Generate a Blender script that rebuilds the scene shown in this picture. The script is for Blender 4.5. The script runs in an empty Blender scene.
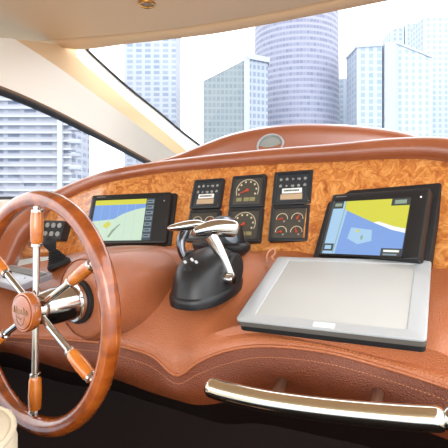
import bpy, bmesh, math, random
from mathutils import Vector, Matrix
random.seed(4)
S = bpy.context.scene
COL = S.collection
DEBUG = 0
F, H, ZC = 420.0, 195.0, 1.35          # focal length in pixels, horizon row, eye height (m)

# ------------------------------------------------------------------ helpers
def V(px, py, d):
    return Vector(((px-224)/F*d, d, ZC+(H-py)/F*d))

def axes(az, tilt, roll=0):
    a, t, r = map(math.radians, (az, tilt, roll))
    R = Vector((math.cos(a), -math.sin(a), 0)); Fw = Vector((math.sin(a), math.cos(a), 0))
    U = math.cos(t)*Vector((0, 0, 1)) + math.sin(t)*Fw
    X = math.cos(r)*R + math.sin(r)*U; Y = -math.sin(r)*R + math.cos(r)*U
    return X, Y, X.cross(Y)

def frame(o, X, Y, Z):
    return Matrix(((X.x, Y.x, Z.x, o.x), (X.y, Y.y, Z.y, o.y), (X.z, Y.z, Z.z, o.z), (0, 0, 0, 1)))

def fr(o, az, tilt, roll=0):
    return frame(o, *axes(az, tilt, roll))

I4 = Matrix.Identity(4)
WORLD = {}

def tag(o, label=None, cat=None, group=None, kind=None):
    if label: o['label'] = label
    if cat: o['category'] = cat
    if group: o['group'] = group
    if kind: o['kind'] = kind
    return o

def empty(name, M, label=None, cat=None, group=None):
    o = bpy.data.objects.new(name, None); COL.objects.link(o)
    o.empty_display_size = .02
    o.matrix_world = M; WORLD[o.name] = M.copy()
    return tag(o, label, cat, group)

def obj(name, bm, mats, parent=None, M=I4, at=None, smooth=True, sub=0, bev=0, keep=False):
    """bm holds vertices in frame M; at: world matrix of the new object (top level) """
    me = bpy.data.meshes.new(name)
    W = WORLD[parent.name] if parent else (at if at is not None else I4)
    bm.transform(W.inverted() @ M)
    if not keep: bmesh.ops.recalc_face_normals(bm, faces=bm.faces)
    bm.to_mesh(me); bm.free()
    for m in (mats if isinstance(mats, (list, tuple)) else [mats]): me.materials.append(m)
    if smooth:
        for p in me.polygons: p.use_smooth = True
        try: me.set_sharp_from_angle(angle=math.radians(42))
        except Exception: pass
    o = bpy.data.objects.new(name, me); COL.objects.link(o)
    if parent: o.parent = parent
    elif at is not None: o.matrix_world = at
    WORLD[o.name] = W.copy()
    if bev:
        b = o.modifiers.new('Bevel', 'BEVEL'); b.width = bev; b.segments = 3; b.limit_method = 'ANGLE'
    if sub:
        s = o.modifiers.new('Subsurf', 'SUBSURF'); s.levels = s.render_levels = sub
    return o

def B(): return bmesh.new()

def setmat(faces, mi):
    for f in faces: f.material_index = mi

def poly3(bm, pts, mi=0):
    f = bm.faces.new([bm.verts.new(p) for p in pts]); f.material_index = mi
    return f

def box(bm, c, s, mi=0, rot=None):
    vs = []
    for dx in (-.5, .5):
        for dy in (-.5, .5):
            for dz in (-.5, .5):
                p = Vector((dx*s[0], dy*s[1], dz*s[2]))
                if rot is not None: p = rot @ p
                vs.append(bm.verts.new(p+Vector(c)))
    for q in ((0, 1, 3, 2), (4, 6, 7, 5), (0, 4, 5, 1), (2, 3, 7, 6), (0, 2, 6, 4), (1, 5, 7, 3)):
        bm.faces.new([vs[i] for i in q]).material_index = mi

def rrect(w, h, r, n=5):
    out = []
    for cx, cy, a0 in ((w/2-r, h/2-r, 0), (-w/2+r, h/2-r, 90), (-w/2+r, -h/2+r, 180), (w/2-r, -h/2+r, 270)):
        for k in range(n+1):
            a = math.radians(a0+90*k/n); out.append((cx+r*math.cos(a), cy+r*math.sin(a)))
    return out

def stack(bm, loops, cap0=True, cap1=True, mi=0):
    """loops: list of lists of 3-D points with equal length; skins them"""
    rings = [[bm.verts.new(p) for p in L] for L in loops]
    n = len(rings[0])
    for a, b in zip(rings, rings[1:]):
        for i in range(n):
            bm.faces.new((a[i], a[(i+1) % n], b[(i+1) % n], b[i])).material_index = mi
    if cap0: bm.faces.new(rings[0][::-1]).material_index = mi
    if cap1: bm.faces.new(rings[-1]).material_index = mi

def slab(bm, w, h, r, z0, z1, bv=.001, cx=0, cy=0, mi=0):
    """rounded rectangle between z0 and z1 (z1 towards the viewer) with a bevelled front edge"""
    def L(k, z): return [(x+cx, y+cy, z) for x, y in rrect(w-2*k, h-2*k, max(r-k, 1e-4))]
    stack(bm, [L(0, z0), L(0, z1-bv), L(bv*.3, z1-bv*.3), L(bv, z1)], mi=mi)

def bezel(bm, w, h, r, wi, hi, z0, z1, bv=.002, icx=0, icy=0, zi=None, mi=0):
    """a frame with an opening wi x hi whose inner walls go down to zi"""
    zi = z0 if zi is None else zi
    def L(k, z): return [(x, y, z) for x, y in rrect(w-2*k, h-2*k, max(r-k, 1e-4))]
    def Q(k, z): return [(x+icx, y+icy, z) for x, y in rrect(wi+2*k, hi+2*k, .0015+k)]
    stack(bm, [L(0, z0), L(0, z1-bv), L(bv*.3, z1-bv*.3), L(bv, z1), Q(bv*.5, z1), Q(0, z1-bv*.5), Q(0, zi)], mi=mi)

def lathe(bm, prof, n=40, M=I4, cap0=True, cap1=True, mi=0):
    """prof: (radius, z)"""
    loops = [[M @ Vector((r*math.cos(2*math.pi*i/n), r*math.sin(2*math.pi*i/n), z)) for i in range(n)] for r, z in prof]
    stack(bm, loops, cap0, cap1, mi)

def catmull(P, n, closed=False):
    P = [Vector(p) for p in P]; out = []; m = len(P)
    segs = m if closed else m-1
    for i in range(segs):
        g = (lambda k: P[k % m]) if closed else (lambda k: P[k] if 0 <= k < m else (2*P[0]-P[1] if k < 0 else 2*P[-1]-P[-2]))
        a, b, c, d = g(i-1), g(i), g(i+1), g(i+2)
        for k in range(n):
            t = k/n
            out.append(.5*((2*b)+(c-a)*t+(2*a-5*b+4*c-d)*t*t+(3*b-a-3*c+d)*t**3))
    if not closed: out.append(P[-1])
    return out

def tube(bm, pts, rad, seg=16, closed=False, up=Vector((0, 0, 1)), flat=1.0, mi=0, caps=True):
    pts = [Vector(p) for p in pts]; n = len(pts)
    if not hasattr(rad, '__len__'): rad = [rad]*n
    loops = []
    for i, p in enumerate(pts):
        a = pts[(i-1) % n] if closed or i > 0 else p
        b = pts[(i+1) % n] if closed or i < n-1 else p
        t = (b-a).normalized(); s = t.cross(up).normalized(); u = s.cross(t)
        loops.append([p+rad[i]*(math.cos(2*math.pi*k/seg)*s+flat*math.sin(2*math.pi*k/seg)*u) for k in range(seg)])
    if closed: loops.append(None)
    rings = [[bm.verts.new(q) for q in L] for L in loops if L]
    if closed: rings.append(rings[0])
    for a, b in zip(rings, rings[1:]):
        for i in range(seg):
            bm.faces.new((a[i], a[(i+1) % seg], b[(i+1) % seg], b[i])).material_index = mi
    if caps and not closed:
        bm.faces.new(rings[0][::-1]).material_index = mi; bm.faces.new(rings[-1]).material_index = mi

def cap_r(r, n, e=3):
    """radii with rounded ends"""
    return [r]*n

def grid(rows, nu=6, nv=5):
    """rows of equal length control points -> smooth dense grid of points"""
    R = [catmull(r, nu) for r in rows]
    cols = [catmull([r[j] for r in R], nv) for j in range(len(R[0]))]
    return [[c[i] for c in cols] for i in range(len(cols[0]))]

def surf(bm, G, thick=None, direction=None, mi=0):
    vs = [[bm.verts.new(p) for p in r] for r in G]
    for a, b in zip(vs, vs[1:]):
        for i in range(len(a)-1):
            bm.faces.new((a[i], a[i+1], b[i+1], b[i])).material_index = mi

def solid(o, t, off=-1):
    m = o.modifiers.new('Solidify', 'SOLIDIFY'); m.thickness = t; m.offset = off; return o

def strip(bm, A, Bp, n=8, t=None):
    surf(bm, [catmull(A, n), catmull(Bp, n)])

# ------------------------------------------------------------------ materials
def srgb(r, g, b):
    f = lambda c: (c/255/12.92) if c/255 <= .04045 else ((c/255+.055)/1.055)**2.4
    return (f(r), f(g), f(b), 1)

class Mat:
    def __init__(s, name, col=(128, 128, 128), rough=.5, metal=0, coat=0, spec=.5, coat_rough=.05):
        s.m = bpy.data.materials.new(name); s.m.use_nodes = True
        s.nt = s.m.node_tree; s.b = s.nt.nodes['Principled BSDF']
        s.b.inputs['Base Color'].default_value = srgb(*col); s.b.inputs['Roughness'].default_value = rough
        s.b.inputs['Metallic'].default_value = metal; s.b.inputs['Coat Weight'].default_value = coat
        s.b.inputs['Coat Roughness'].default_value = coat_rough; s.b.inputs['Specular IOR Level'].default_value = spec
    def n(s, t, **k):
        x = s.nt.nodes.new(t)
        for a, v in k.items():
            if a.startswith('i_'): x.inputs[a[2:].replace('_', ' ')].default_value = v
            else: setattr(x, a, v)
        return x
    def l(s, a, b): s.nt.links.new(a, b)
    def coords(s, scale=(1, 1, 1), kind='Object'):
        tc = s.n('ShaderNodeTexCoord'); mp = s.n('ShaderNodeMapping'); mp.inputs['Scale'].default_value = scale
        s.l(tc.outputs[kind], mp.inputs['Vector']); return mp.outputs['Vector']
    def ramp(s, fac, stops):
        r = s.n('ShaderNodeValToRGB'); e = r.color_ramp.elements
        while len(e) < len(stops): e.new(.5)
        for x, (p, c) in zip(e, stops): x.position = p; x.color = srgb(*c)
        s.l(fac, r.inputs['Fac']); return r.outputs['Color']
    def bump(s, h, strength, dist=.001):
        b = s.n('ShaderNodeBump'); b.inputs['Strength'].default_value = strength; b.inputs['Distance'].default_value = dist
        s.l(h, b.inputs['Height']); s.l(b.outputs['Normal'], s.b.inputs['Normal'])
    def math(s, op, a, b=None, c=None):
        x = s.n('ShaderNodeMath', operation=op)
        for i, v in enumerate((a, b, c)):
            if v is None: continue
            if isinstance(v, (int, float)): x.inputs[i].default_value = v
            else: s.l(v, x.inputs[i])
        return x.outputs[0]

def leather(name, c1, c2, rough=.42, coat=.25, bump=.5, cr=.3, sc=420):
    m = Mat(name, c1, rough, 0, coat, .5, cr)
    v = m.coords()
    a = m.n('ShaderNodeTexNoise', i_Scale=6.0, i_Detail=5.0); m.l(v, a.inputs['Vector'])
    m.l(m.ramp(a.outputs['Fac'], [(.3, c2), (.7, c1)]), m.b.inputs['Base Color'])
    w = m.n('ShaderNodeTexVoronoi', i_Scale=float(sc)); m.l(v, w.inputs['Vector'])
    m.bump(w.outputs['Distance'], bump, .0012)
    return m.m

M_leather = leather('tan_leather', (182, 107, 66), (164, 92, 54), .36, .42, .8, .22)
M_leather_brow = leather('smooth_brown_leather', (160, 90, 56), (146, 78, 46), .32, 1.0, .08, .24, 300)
M_leather_front = leather('shaded_tan_leather', (122, 58, 25), (100, 44, 17), .45, .08, .8)  # same tan leather, with the shade of the recessed front painted into it
M_stitch = Mat('stitch_thread', (196, 130, 84), .6).m
M_seam = Mat('seam_leather', (120, 58, 30), .5).m

def burl():
    m = Mat('burl_wood', (200, 120, 50), .28, 0, .8, .5, .06)
    v = m.coords()
    n0 = m.n('ShaderNodeTexNoise', i_Scale=9.0, i_Detail=3.0); m.l(v, n0.inputs['Vector'])
    mx = m.n('ShaderNodeVectorMath', operation='MULTIPLY_ADD'); mx.inputs[1].default_value = (.12, .12, .12)
    m.l(n0.outputs['Color'], mx.inputs[0]); m.l(v, mx.inputs[2])
    n1 = m.n('ShaderNodeTexNoise', i_Scale=46.0, i_Detail=8.0, i_Roughness=.65, i_Distortion=1.2); m.l(mx.outputs[0], n1.inputs['Vector'])
    c = m.ramp(n1.outputs['Fac'], [(.28, (136, 66, 26)), (.42, (184, 104, 46)), (.53, (208, 134, 66)), (.66, (232, 168, 98))])
    n2 = m.n('ShaderNodeTexVoronoi', i_Scale=60.0); m.l(mx.outputs[0], n2.inputs['Vector'])
    r2 = m.ramp(n2.outputs['Distance'], [(.03, (150, 90, 50)), (.16, (255, 255, 255))])
    mix = m.n('ShaderNodeMix', data_type='RGBA', blend_type='MULTIPLY'); mix.inputs[0].default_value = .6
    m.l(c, mix.inputs[6]); m.l(r2, mix.inputs[7]); m.l(mix.outputs[2], m.b.inputs['Base Color'])
    return m.m
M_burl = burl()

def wood(name, a, b, c, sc=(1, 1, 1)):
    m = Mat(name, b, .25, 0, 1, .5, .04)
    v = m.coords(sc)
    n1 = m.n('ShaderNodeTexNoise', i_Scale=30.0, i_Detail=5.0, i_Distortion=.6); m.l(v, n1.inputs['Vector'])
    m.l(m.ramp(n1.outputs['Fac'], [(.2, a), (.5, b), (.8, c)]), m.b.inputs['Base Color'])
    return m.m
M_wheelwood = wood('varnished_wheel_wood', (100, 42, 12), (148, 70, 20), (184, 98, 34), (1, 1, .35))
M_gripwood = wood('varnished_grip_wood', (160, 80, 20), (200, 112, 34), (216, 134, 52), (1, 1, .2))
M_hubwood = wood('varnished_hub_wood', (132, 62, 22), (164, 86, 34), (184, 106, 48))
M_chrome = Mat('chrome', (204, 202, 198), .10, 1).m
M_chrome_dark = Mat('dark_chrome', (92, 94, 100), .15, 1).m
M_steel = Mat('polished_steel', (232, 224, 208), .12, 1).m
M_steel_dull = Mat('dull_bronze_post', (120, 88, 70), .4, .6).m
M_black = Mat('black_plastic', (26, 27, 29), .38).m
M_black_matte = Mat('matte_black_plastic', (22, 22, 23), .6).m
M_bezel = Mat('gauge_bezel_black', (34, 38, 42), .4).m
M_gaugeface = Mat('gauge_face_grey', (70, 68, 62), .35, 0, .4).m
M_switchface = Mat('switch_face_charcoal', (44, 50, 56), .4, 0, .3).m
M_rubber = Mat('black_rubber', (20, 20, 22), .7).m
M_white = Mat('white_print', (235, 235, 230), .5).m
M_cream_print = Mat('cream_print', (206, 196, 168), .5).m
M_beige = Mat('beige_label', (186, 160, 128), .5).m
M_redn = Mat('needle_red', (190, 70, 40), .5).m
M_greyprint = Mat('grey_print', (150, 150, 146), .5).m
M_lcd = Mat('gauge_lcd_olive', (140, 134, 92), .4).m
M_tabgrey = Mat('brushed_grey_alloy', (186, 190, 192), .34, .25).m
M_tabside = Mat('grey_side', (96, 92, 86), .5).m
M_tabscreen = Mat('screen_ceiling_reflection', (184, 184, 180), .5, 0, .05).m  # screen is off; its pale grey is a painted reflection of the ceiling
M_tabline = Mat('screen_gap_dark', (70, 66, 62), .6).m
M_ink = Mat('dark_ink', (60, 60, 64), .6).m
M_etched = Mat('etched_emblem', (120, 96, 52), .45, .3).m
M_stripe = Mat('pale_grey_panel', (150, 152, 160), .3, .2, .3).m
M_speaker = Mat('grey_speaker_mesh', (150, 156, 152), .5, .2).m
M_cream = Mat('cream_gelcoat', (246, 236, 222), .5, 0, .2).m
M_ceil = Mat('cream_headliner', (234, 196, 150), .6).m
M_tan = Mat('tan_headliner_band', (226, 190, 146), .6).m
M_whitetrim = Mat('white_window_trim', (240, 236, 226), .4).m
M_seal = Mat('black_window_seal', (34, 30, 30), .45).m
M_sealbrown = Mat('brown_window_trim', (120, 90, 62), .6).m
M_gold = Mat('gold_rim', (200, 150, 84), .25, 1).m
M_footwell = Mat('footwell_floor_shade', (12, 6, 4), .9, spec=.1).m  # footwell shadow put into the floor colour, hence near black
M_under = Mat('shaded_brown_panel', (24, 10, 6), .6, spec=.2).m  # brown panel, darkened further to paint in the shade under the console
M_seat = Mat('cream_upholstery', (224, 212, 186), .6).m

def emis(name, c, s=1.0):
    m = Mat(name, c, .25, 0, .3)
    m.b.inputs['Emission Color'].default_value = srgb(*c); m.b.inputs['Emission Strength'].default_value = s
    m.b.inputs['Base Color'].default_value = (.02, .02, .02, 1)
    return m.m
E_yel = emis('chart_yellow', (196, 194, 60)); E_blue = emis('chart_blue', (112, 148, 206)); E_land = emis('chart_pale_green', (186, 208, 186))
E_lblue = emis('chart_light_blue', (150, 186, 214)); E_dark = emis('chart_side_panel', (52, 66, 78)); E_box = emis('chart_box', (112, 130, 140))
E_grey = emis('chart_line', (130, 150, 130)); E_white = emis('chart_white', (225, 230, 225))
E_boxdark = emis('chart_box_dark', (48, 56, 60)); E_lamp = emis('led_white', (235, 235, 235), .8)

def glass(name, w=.05, tint=(1, 1, 1)):
    m = bpy.data.materials.new(name); m.use_nodes = True; nt = m.node_tree; nt.nodes.clear()
    o = nt.nodes.new('ShaderNodeOutputMaterial'); mx = nt.nodes.new('ShaderNodeMixShader')
    t = nt.nodes.new('ShaderNodeBsdfTransparent'); t.inputs[0].default_value = (*tint, 1)
    g = nt.nodes.new('ShaderNodeBsdfGlossy'); g.inputs['Roughness'].default_value = .02
    mx.inputs[0].default_value = w
    nt.links.new(t.outputs[0], mx.inputs[1]); nt.links.new(g.outputs[0], mx.inputs[2]); nt.links.new(mx.outputs[0], o.inputs[0])
    return m
M_glass = glass('clear_window_glass', .04, (.97, .98, 1))

def facade(name, wall, win, fh, bw, hf=.5, vf=.2, rough=.6, blotch=0, cyl=0):
    """grid of floors (height fh) and bays (width bw); hf/vf = share of wall band / pier"""
    m = Mat(name, wall, rough, 0, 0, .3)
    tc = m.n('ShaderNodeTexCoord'); sp = m.n('ShaderNodeSeparateXYZ'); m.l(tc.outputs['Object'], sp.inputs[0])
    if cyl:
        u = m.math('MULTIPLY', m.math('ARCTAN2', sp.outputs['Y'], sp.outputs['X']), float(cyl))
    else:
        u = m.math('ADD', sp.outputs['X'], sp.outputs['Y'])
    fz = m.math('FRACT', m.math('DIVIDE', m.math('ADD', sp.outputs['Z'], 500.0*fh), fh))
    fu = m.math('FRACT', m.math('DIVIDE', m.math('ADD', u, 500.0*bw), bw))
    a = m.math('GREATER_THAN', fz, hf); b = m.math('GREATER_THAN', fu, vf)
    k = m.math('MULTIPLY', a, b)
    mix = m.n('ShaderNodeMix', data_type='RGBA'); m.l(k, mix.inputs[0])
    mix.inputs[6].default_value = srgb(*wall); mix.inputs[7].default_value = srgb(*win)
    if blotch:
        # per-window variation
        cz = m.math('FLOOR', m.math('DIVIDE', sp.outputs['Z'], fh)); cu = m.math('FLOOR', m.math('DIVIDE', u, bw))
        cb = m.n('ShaderNodeCombineXYZ'); m.l(cz, cb.inputs[0]); m.l(cu, cb.inputs[1])
        wn = m.n('ShaderNodeTexWhiteNoise', noise_dimensions='3D'); m.l(cb.outputs[0], wn.inputs['Vector'])
        m2 = m.n('ShaderNodeMix', data_type='RGBA'); m.l(m.math('MULTIPLY', wn.outputs['Value'], float(blotch)), m2.inputs[0])
        m2.inputs[6].default_value = srgb(*win); m2.inputs[7].default_value = srgb(*wall)
        m.l(m2.outputs[2], mix.inputs[7])
    m.l(mix.outputs[2], m.b.inputs['Base Color'])
    return m.m

# ------------------------------------------------------------------ camera, world, view
cam = bpy.data.cameras.new('camera'); co = bpy.data.objects.new('camera', cam); COL.objects.link(co)
cam.lens = 36*F/448; cam.sensor_width = 36; cam.sensor_fit = 'HORIZONTAL'; cam.shift_y = -(224-H)/448
cam.clip_start = .02; cam.clip_end = 3000
co.location = (0, 0, ZC); co.rotation_euler = (math.pi/2, 0, 0); S.camera = co
W = bpy.data.worlds.new('sky'); S.world = W; W.use_nodes = True
W.node_tree.nodes['Background'].inputs[0].default_value = (.97, .985, 1.0, 1)
W.node_tree.nodes['Background'].inputs[1].default_value = 2.7
S.view_settings.view_transform = 'Standard'; S.view_settings.look = 'None'; S.view_settings.gamma = 1
S.view_settings.exposure = .35
S.view_settings.use_curve_mapping = False

# ------------------------------------------------------------------ the burl dash panel and the brow above it
PX, PY, PZ = axes(27, 24, 0)
P0 = Vector((.0559, 1.157, ZC-.0825))
def onpanel(px, py, off=0.0):
    d = Vector(((px-224)/F, 1, (H-py)/F)); o = Vector((0, 0, ZC))
    t = ((P0+PZ*off)-o).dot(PZ)/d.dot(PZ)
    return o+d*t

def brow_pt(px, py, d=None):
    return V(px, py, d) if d else onpanel(px, py, .0)
brow = [brow_pt(-14, 300, 1.16), brow_pt(-4, 272, 1.24), brow_pt(8, 246, 1.30), brow_pt(24, 226, 1.37), brow_pt(43, 207, 1.43), brow_pt(62, 195.5, 1.45),
        brow_pt(90, 183, 1.43), brow_pt(120, 174.5, 1.385), brow_pt(155, 168.5), brow_pt(200, 163.5), brow_pt(245, 159.5), brow_pt(290, 156),
        brow_pt(335, 153.5, 1.105), brow_pt(390, 149.5, 1.01), brow_pt(440, 149.5, .925), brow_pt(490, 158, .84), brow_pt(540, 172, .77)]
brow.append(brow[-1]+Vector((.17, -.15, -.01)))
brad = [.050, .050, .046, .038, .030, .026, .0235, .0225, .0225, .0235, .0245, .0255, .0268, .0275, .028, .028, .028, .028]
bs = catmull(brow, 8)
br = [p.x for p in catmull([Vector((r, 0, 0)) for r in brad], 8)]

con = empty('helm_console', Matrix.Translation(V(225, 334, .815)), 'tan leather and burl wood helm console with padded rail, running across the cabin', 'helm console')
# panel: ruled surface hanging from the brow, leaning out at its foot
bm = B(); top = []; bot = []
for i, p in enumerate(bs):
    t = (bs[min(i+1, len(bs)-1)]-bs[max(i-1, 0)]); t.z = 0; t.normalize()
    n = Vector((t.y, -t.x, 0))                     # towards the viewer
    zb = ZC-.20
    dz = p.z-zb
    top.append(p+Vector((0, 0, .006))); bot.append(p-Vector((0, 0, 1))*dz + n*dz*math.tan(math.radians(24)))
surf(bm, [[a.lerp(b, k/6) for a, b in zip(top, bot)] for k in range(7)])
o = obj('instrument_panel', bm, M_burl, con); solid(o, .012, 1)
o['label'] = 'glossy orange burl wood panel'

bm = B(); tube(bm, bs, br, 20, up=Vector((0, 0, 1)))
o = obj('padded_rail', bm, M_leather_brow, con)
o['label'] = 'smooth brown leather rail'
# raised join line across the panel beside the gauges
bm = B()
a = onpanel(319, 168, .003); b = onpanel(308, 247, .003)
tube(bm, [a, b], .0013, 8)
obj('panel_joint', bm, M_seam, con)

# ------------------------------------------------------------------ leather cowl behind the rail
bm = B()
cpx = [150, 175, 200, 230, 262, 300, 345, 385, 412, 440, 480, 520]
crest = [164, 157, 147, 136, 129, 125.5, 126.5, 130.5, 136, 146, 166, 186]
dd = [1.5, 1.5, 1.48, 1.45, 1.42, 1.38, 1.32, 1.26, 1.20, 1.14, 1.06, .98]
foot = [V(x, y+36 if x > 190 else y+14, d-.12) for x, y, d in zip(cpx, [158, 156, 143, 137, 132, 130, 130, 131, 133, 138, 160, 180], dd)]
mid = [V(x, y+10, d-.03) for x, y, d in zip(cpx, crest, dd)]
lip = [V(x, y+2.2, d-.012) for x, y, d in zip(cpx, crest, dd)]
cr = [V(x, y, d) for x, y, d in zip(cpx, crest, dd)]
bk = [V(x, y+1, d+.05) for x, y, d in zip(cpx, crest, dd)]
bk2 = [V(x, y+22, d+.09) for x, y, d in zip(cpx, crest, dd)]
surf(bm, grid([foot, mid, lip, cr, bk, bk2], 5, 4))
o = obj('cowl', bm, M_leather_brow, con); solid(o, .006, 0)
o['label'] = 'low arched smooth brown cowl'
# round grey speaker in the cowl
sp = empty('round_speaker', fr(V(270.5, 146, 1.36), 20, 30), 'round grey disc set in the brown cowl above the gauges', 'speaker')
bm = B(); lathe(bm, [(.040, -.03), (.046, .004), (.044, .009), (.039, .009), (.037, .004)], 40, cap1=False); obj('speaker_ring', bm, M_tabgrey, sp, WORLD[sp.name])
bm = B(); lathe(bm, [(.0375, .0), (.036, .005), (.02, .007), (.006, .008)], 40); obj('speaker_grille', bm, M_speaker, sp, WORLD[sp.name])

# ------------------------------------------------------------------ leather console
cols = {
 -90: [(282,1.12),(286,1.02),(296,.96),(312,.91),(330,.88),(350,.87),(385,.90),(395,1.15)],
 -40: [(276,1.18),(279,1.06),(289,.99),(305,.93),(325,.90),(342,.885),(365,.92),(380,1.2)],
 0:   [(270,1.27),(273,1.12),(284,1.03),(302,.96),(320,.92),(337,.90),(352,.93),(367,1.2)],
 38:  [(262,1.33),(264,1.18),(278,1.07),(298,.98),(318,.93),(338,.905),(362,.93),(376,1.2)],
 72:  [(258,1.33),(254,1.17),(272,1.06),(296,.97),(318,.92),(340,.90),(372,.92),(385,1.2)],
 110: [(262,1.28),(246.5,1.14),(266,1.03),(292,.95),(318,.90),(344,.875),(378,.89),(390,1.15)],
 150: [(262,1.24),(245.5,1.11),(264,1.01),(290,.93),(322,.88),(355,.850),(392,.87),(402,1.1)],
 176: [(262,1.20),(248,1.08),(268,.98),(296,.905),(336,.85),(375,.822),(400,.84),(410,1.06)],
 198: [(260,1.17),(251,1.05),(272,.955),(299,.885),(330,.83),(362,.800),(405,.82),(417,1.04)],
 225: [(254,1.12),(250,1.02),(272,.93),(301,.87),(328,.815),(351,.785),(402,.80),(424,1.0)],
 262: [(251,1.08),(256,1.0),(284,.90),(306,.84),(326,.795),(346,.76),(392,.775),(424,.98)],
 320: [(252,1.03),(266,.96),(292,.86),(317,.78),(339,.735),(351,.705),(400,.72),(436,.93)],
 380: [(256,.96),(270,.90),(298,.80),(328,.73),(352,.69),(366,.662),(416,.675),(450,.88)],
 448: [(258,.87),(264,.80),(290,.73),(325,.68),(362,.64),(388,.61),(440,.625),(475,.82)],
 520: [(270,.80),(285,.72),(310,.66),(345,.61),(385,.58),(415,.56),(475,.575),(510,.76)],
}
rows = [[V(x, *cols[x][k]) for x in sorted(cols)] for k in range(8)]
for r_ in rows: r_.append(r_[-1]+Vector((.20, -.13, -.004)))
G = grid(rows, 8, 7)                       # 8 rows -> 7*7+1
SE = 5*7
TS = .95
MT = fr(Vector((.2210, .83, -.1855))*TS+Vector((0, 0, ZC)), 35.8, 68.4, 7.3)
MTi = MT.inverted()
for i, r_ in enumerate(G):
    for j, p in enumerate(r_):
        q = MTi @ p
        ex = math.hypot(max(0, abs(q.x)-.16), max(0, abs(q.y)-.12))*.6
        if ex < .05 and -.10 < q.z < .12 and (i <= SE-5 or q.z > -.027):
            k = max(0, 1-ex/.05); k = k*k*(3-2*k)
            r_[j] = MT @ Vector((q.x, q.y, q.z+(-.027-q.z)*k))
if DEBUG:
    for i in range(0, SE+1, 5):
        print('DBG', [ '%d,%d:%.3f' % (224+F*p.x/p.y, H-F*(p.z-ZC)/p.y, (MTi@p).z) for p in G[i] if abs((MTi@p).x)<.2 and abs((MTi@p).y)<.15][::4])
bm = B(); surf(bm, G[:SE+1]); obj('console_top', bm, M_leather, con)
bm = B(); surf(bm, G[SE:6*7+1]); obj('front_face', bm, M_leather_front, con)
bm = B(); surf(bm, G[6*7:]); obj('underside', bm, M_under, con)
def offs(row, k, e):                       # points lifted off the surface
    out = []
    for j in range(1, len(G[row])-1):
        n = (G[row][j+1]-G[row][j-1]).cross(G[min(row+1, len(G)-1)][j]-G[row-1][j]).normalized()
        if n.dot(Vector((0, -1, .5))) < 0: n = -n
        out.append(G[row][j]+n*e)
    return out
bm = B(); tube(bm, offs(SE, 0, .0005), .0032, 10); o = obj('piping', bm, M_leather, con)
def stitches(path, step=.006, r=.0006):
    bm = B(); acc = 0
    for a, b in zip(path, path[1:]):
        L = (b-a).length; 
        while acc < L:
            p = a.lerp(b, acc/L); q = p+(b-a).normalized()*step*.6
            tube(bm, [p, q], r, 5); acc += step
        acc -= L
    return bm
obj('stitching', stitches(offs(SE-2, 0, .0006)), M_stitch, con)
obj('stitching', stitches(offs(SE+2, 0, .0006)), M_stitch, con)
# seam running diagonally over the left mound
def onsurf(px, py):
    best = None
    for r in G[:SE]:
        for p in r:
            u = 224+F*p.x/p.y; v = H-F*(p.z-ZC)/p.y
            e = (u-px)**2+(v-py)**2
            if best is None or e < best[0]: best = (e, p)
    d = best[1].y
    return V(px, py, d-.001)
sm = catmull([onsurf(*q) for q in ((112, 304), (122, 300), (132, 292), (145, 284), (158, 276), (172, 270))], 6)
bm = B(); tube(bm, sm, .0022, 8); obj('seam', bm, M_seam, con)

# dark carcass and footwell
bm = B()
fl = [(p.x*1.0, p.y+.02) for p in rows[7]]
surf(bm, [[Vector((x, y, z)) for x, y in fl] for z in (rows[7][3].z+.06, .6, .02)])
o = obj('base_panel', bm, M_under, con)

# ------------------------------------------------------------------ grab rail
gr = empty('grab_rail', Matrix.Translation(V(300, 402, .60)), 'thick polished steel grab rail on two posts along the console front', 'grab rail')
pp = [V(212, 387.5, .655), V(225, 391.5, .645), V(260, 399.5, .618), V(300, 406, .59), V(345, 411.5, .562), V(400, 416.5, .53), V(438, 419, .512)]
pp2 = catmull(pp, 8)
t0 = (pp2[1]-pp2[0]).normalized(); t1 = (pp2[-1]-pp2[-2]).normalized()
RR = .0152
bm = B(); tube(bm, [pp2[0]-t0*.010, pp2[0]-t0*.009, pp2[0]-t0*.005]+pp2+[pp2[-1]+t1*.005, pp2[-1]+t1*.009, pp2[-1]+t1*.010], [.006, .0095, .0135]+[RR]*len(pp2)+[.0135, .0095, .006], 28); obj('rail_tube', bm, M_steel, gr)
e0 = pp2[-1]+t1*.012
bm = B(); tube(bm, [pp2[-1]+t1*.006, e0, e0+t1*.006], [.010, .0150, .0150], 28); obj('rail_collar', bm, M_chrome, gr)
bm = B(); tube(bm, [e0+t1*.006, e0+t1*.09], .0135, 24); obj('rail_end', bm, M_steel, gr)
for a, b in (((284, 378, .765), (274, 400, .614)), ((379, 387, .70), (375, 410, .552))):
    bm = B(); tube(bm, [V(*a), V(*b)], .0085, 16); obj('post', bm, M_steel_dull, gr)

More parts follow.
